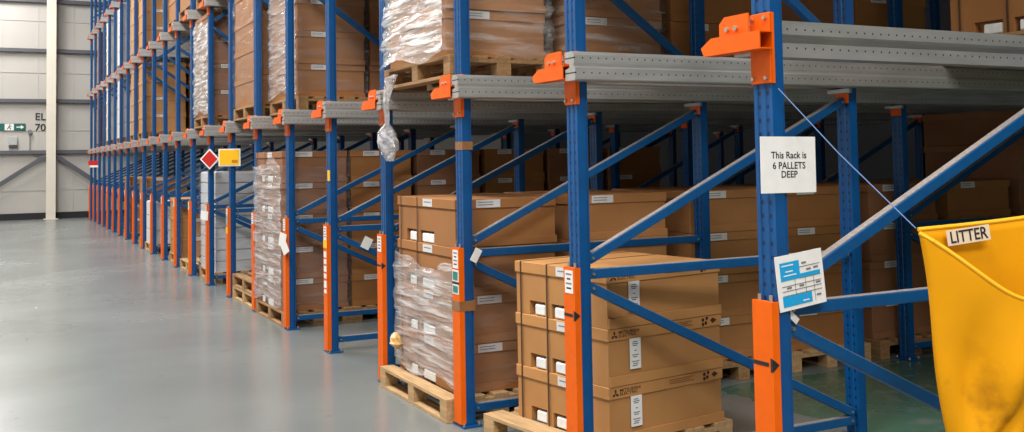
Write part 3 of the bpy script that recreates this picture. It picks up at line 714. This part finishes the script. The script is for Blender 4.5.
MB().box((-0.008, -0.120, -0.090), (-0.0045, 0.120, 0.090)).build('yellow_panel', M_yellow, d)
MB().box((-0.0105, -0.100, -0.065), (-0.0085, -0.03, -0.03)).build('printed_block', plain('ochre_print', srgb(200, 120, 10), 0.6), d)
d = empty('red_plate', (XF-0.02, FY(19)-0.05, 1.60)); tag(d, 'small red and white plate on the farthest rack post', 'sign')
d.rotation_euler.z = math.radians(60)
MB().box((-0.004, -0.15, 0.02), (0, 0.15, 0.15)).build('red_panel', M_red, d); MB().box((-0.004, -0.15, -0.04), (0, 0.10, 0.018)).build('white_panel', M_white, d)
# loose papers on frame 3 and frame 6, and a white tag hanging in frame 2
for (i, yy, zz, w_, h_, rr, lab) in ((3, -0.02, 0.86, 0.10, 0.13, 12, 'torn white paper taped over the guard of the sixth frame, upper piece'), (3, -0.10, 0.79, 0.09, 0.12, -30, 'torn white paper taped over the guard of the sixth frame, lower piece'),
                                     (6, 0.0, 0.92, 0.16, 0.12, 5, 'white paper taped over the guard of the ninth frame')):
    e = empty('taped_paper', (XF-0.055, FY(i)+yy, zz)); e.rotation_euler = (math.radians(rr), 0, math.radians(25)); tag(e, lab, 'paper')
    MB().box((-0.002, -w_/2, -h_/2), (0, w_/2, h_/2)).build('paper', M_white, e)
e = empty('hanging_tag', (2.83, FY(2)-0.04, 0.90)); e.rotation_euler = (0, math.radians(28), 0); tag(e, 'small white paper tag hanging on the brace of the fifth frame', 'tag')
MB().box((-0.04, -0.002, -0.05), (0.04, 0, 0.05)).build('paper', M_white, e)
e = empty('crumpled_label', (2.585, FY(0)-0.062, 1.03)); e.rotation_euler = (0, math.radians(30), 0); tag(e, 'small torn white label stuck beside the third blue post', 'paper')
MB().box((-0.02, -0.002, -0.05), (0.028, 0, 0.035)).build('paper', M_white, e)

# ------------------------------------------------------------------ litter sack
A = Vector((2.78, 2.42, 1.338)); az = math.radians(110); RISE = 0.105; dirx = Vector((math.sin(az), math.cos(az), 0)); W = 0.75
nrm = Vector((math.cos(az), -math.sin(az), 0))      # towards the camera side
sack = empty('litter_sack', tuple(A)); tag(sack, 'large yellow fabric litter sack hanging open on a cord by the near blue post', 'sack')
def surf(name, f, nu, nv, mat, thick=0.003, parent=sack):
    bm = bmesh.new(); g = [[bm.verts.new(f(u/nu, v/nv)) for v in range(nv+1)] for u in range(nu+1)]
    for u in range(nu):
        for v in range(nv): bm.faces.new((g[u][v], g[u+1][v], g[u+1][v+1], g[u][v+1]))
    me = bpy.data.meshes.new(name); bm.to_mesh(me); bm.free(); me.materials.append(mat)
    for p in me.polygons: p.use_smooth = True
    o = link(name, me, parent); md = o.modifiers.new('thickness', 'SOLIDIFY'); md.thickness = thick; return o
HB = 1.0
def edgeL(t): return 0.008*math.sin(t*9)+0.112*t**1.1
def edgeR(t): return W-0.5*t if t < 0.6 else W-0.3-1.1*(t-0.6) if t < 0.72 else W-0.432-0.25*(t-0.72)
def rim_drop(u): return 0.03+0.30*math.sin(math.pi*min(1, max(0, u)))**0.8 * 0.9 if True else 0
def back(u, v):
    t = v; xx = edgeL(t)+(edgeR(t)-edgeL(t))*u
    p = dirx*xx - nrm*(0.015*math.sin(math.pi*u)) + nrm*(0.012*math.sin(u*9)*t)
    zz = -0.012*math.sin(math.pi*u)-HB*t+RISE*xx*(1-t)
    return (p.x, p.y, zz)
def front(u, v):
    d0 = 0.012+0.245*math.sin(math.pi*u*0.97)**1.0
    t = d0/HB+(1-d0/HB)*v if v < 1 else 1
    xx = edgeL(t)+(edgeR(t)-edgeL(t))*u
    bulge = (0.10*(1-t)**0.8+0.05)*math.sin(math.pi*u)**0.75
    fold = 0.028*math.sin(u*13+t*5)*min(1, v*3)+0.034*math.sin((u*1.3-t)*7.5)*min(1, v*2)+0.008*math.sin(u*31+t*11)*v
    p = dirx*xx+nrm*(bulge+fold*math.sin(math.pi*u)+0.004)
    return (p.x, p.y, -HB*t+RISE*xx*(1-t))
surf('back_panel', back, 30, 30, M_bag); surf('front_panel', front, 60, 60, M_bag)
def tube(name, pts, r, mat, parent=None, n=6):
    m = MB()
    for a, b_ in zip(pts, pts[1:]):
        m.cyl(a, b_, r, n=n)
    return m.build(name, mat, parent)
rim = [front(k/24, 0) for k in range(25)]
tube('front_rim', rim, 0.0075, M_bagin, sack, 8)
tube('back_rim', [back(k/12, 0) for k in range(13)], 0.0075, M_bagin, sack, 8)
lb = empty('litter_label'); bpy.data.objects.remove(lb)
lbl = MB().box((-0.078, -0.0025, -0.026), (0.078, 0, 0.026)).build('name_label', plain('cream_label', srgb(226, 205, 178), 0.6), sack)
pc = dirx*0.168 + nrm*0.020; lbl.location = (pc.x, pc.y, -0.022); lbl.rotation_euler = (0, math.radians(-7), math.pi/2-az); lbl['label'] = 'cream label reading LITTER'
t = text_mesh('LITTER', 0.056, 'label_lettering', width=0.80, thick=0.0005); t.transform(FACE_NY); t.materials.append(M_print); link('label_lettering', t, lbl, (0, -0.0034, -0.001))
# cord from the upright to the sack corner, second cord up to the brace
cordA = tube('tie_rope', [(XF+0.02, FY(-2)-0.060, 1.84), (2.65, 2.64, 1.60), (2.775, 2.425, 1.342)], 0.0020, M_cord)
tag(cordA, 'thin pale blue cord tied from the blue post down to the sack corner', 'cord')
B = A+dirx*0.40+Vector((0, 0, 0.036))
cordB = tube('tie_rope', [tuple(B+Vector((0, 0, 0.0))), (4.15, FY(-2)-0.028, 1.88)], 0.004, M_cord)
tag(cordB, 'short pale cord holding up the back edge of the litter sack', 'cord')

# ------------------------------------------------------------------ lights
def area(loc, sx, sy, power, col=(1, 0.98, 0.955), rot=(0, 0, 0)):
    l = bpy.data.lights.new('high_bay_light', 'AREA'); l.shape = 'RECTANGLE'; l.size = sx; l.size_y = sy; l.energy = power; l.color = col
    o = bpy.data.objects.new('high_bay_light', l); COL.objects.link(o); o.location = loc; o.rotation_euler = rot; return o
for y in (-4, 1.5, 7, 13, 19, 25, 31): area((-1.0, y, 8.6), 1.6, 3.2, 400)
area((2.6, -3.5, 8.6), 2.4, 2.4, 300)

wd = bpy.data.worlds.new('world'); SC.world = wd; wd.use_nodes = True
wd.node_tree.nodes['Background'].inputs[0].default_value = (0.8, 0.88, 1, 1); wd.node_tree.nodes['Background'].inputs[1].default_value = 0.02

# ------------------------------------------------------------------ camera
cam = bpy.data.cameras.new('camera'); co = bpy.data.objects.new('camera', cam); COL.objects.link(co)
fw = Vector((math.sin(YAW)*math.cos(PIT), math.cos(YAW)*math.cos(PIT), math.sin(PIT)))
r = Vector((math.cos(YAW), -math.sin(YAW), 0)); u = r.cross(fw)
r2 = r*math.cos(ROL)+u*math.sin(ROL); u2 = -r*math.sin(ROL)+u*math.cos(ROL)
M = Matrix((r2, u2, -fw)).transposed().to_4x4(); M.translation = (0, 0, 1.6)
co.matrix_world = M
cam.sensor_fit = 'HORIZONTAL'; cam.sensor_width = 36; cam.lens = FOC/1024*36; cam.shift_y = -(216-CY)/1024; cam.clip_end = 200; cam.clip_start = 0.05
SC.camera = co
SC.view_settings.view_transform = 'Standard'; SC.view_settings.look = 'None'; SC.view_settings.gamma = 1; SC.view_settings.use_curve_mapping = False
SC.view_settings.exposure = 0.66
SC.cycles.max_bounces = 8; SC.cycles.diffuse_bounces = 2; SC.cycles.transparent_max_bounces = 12
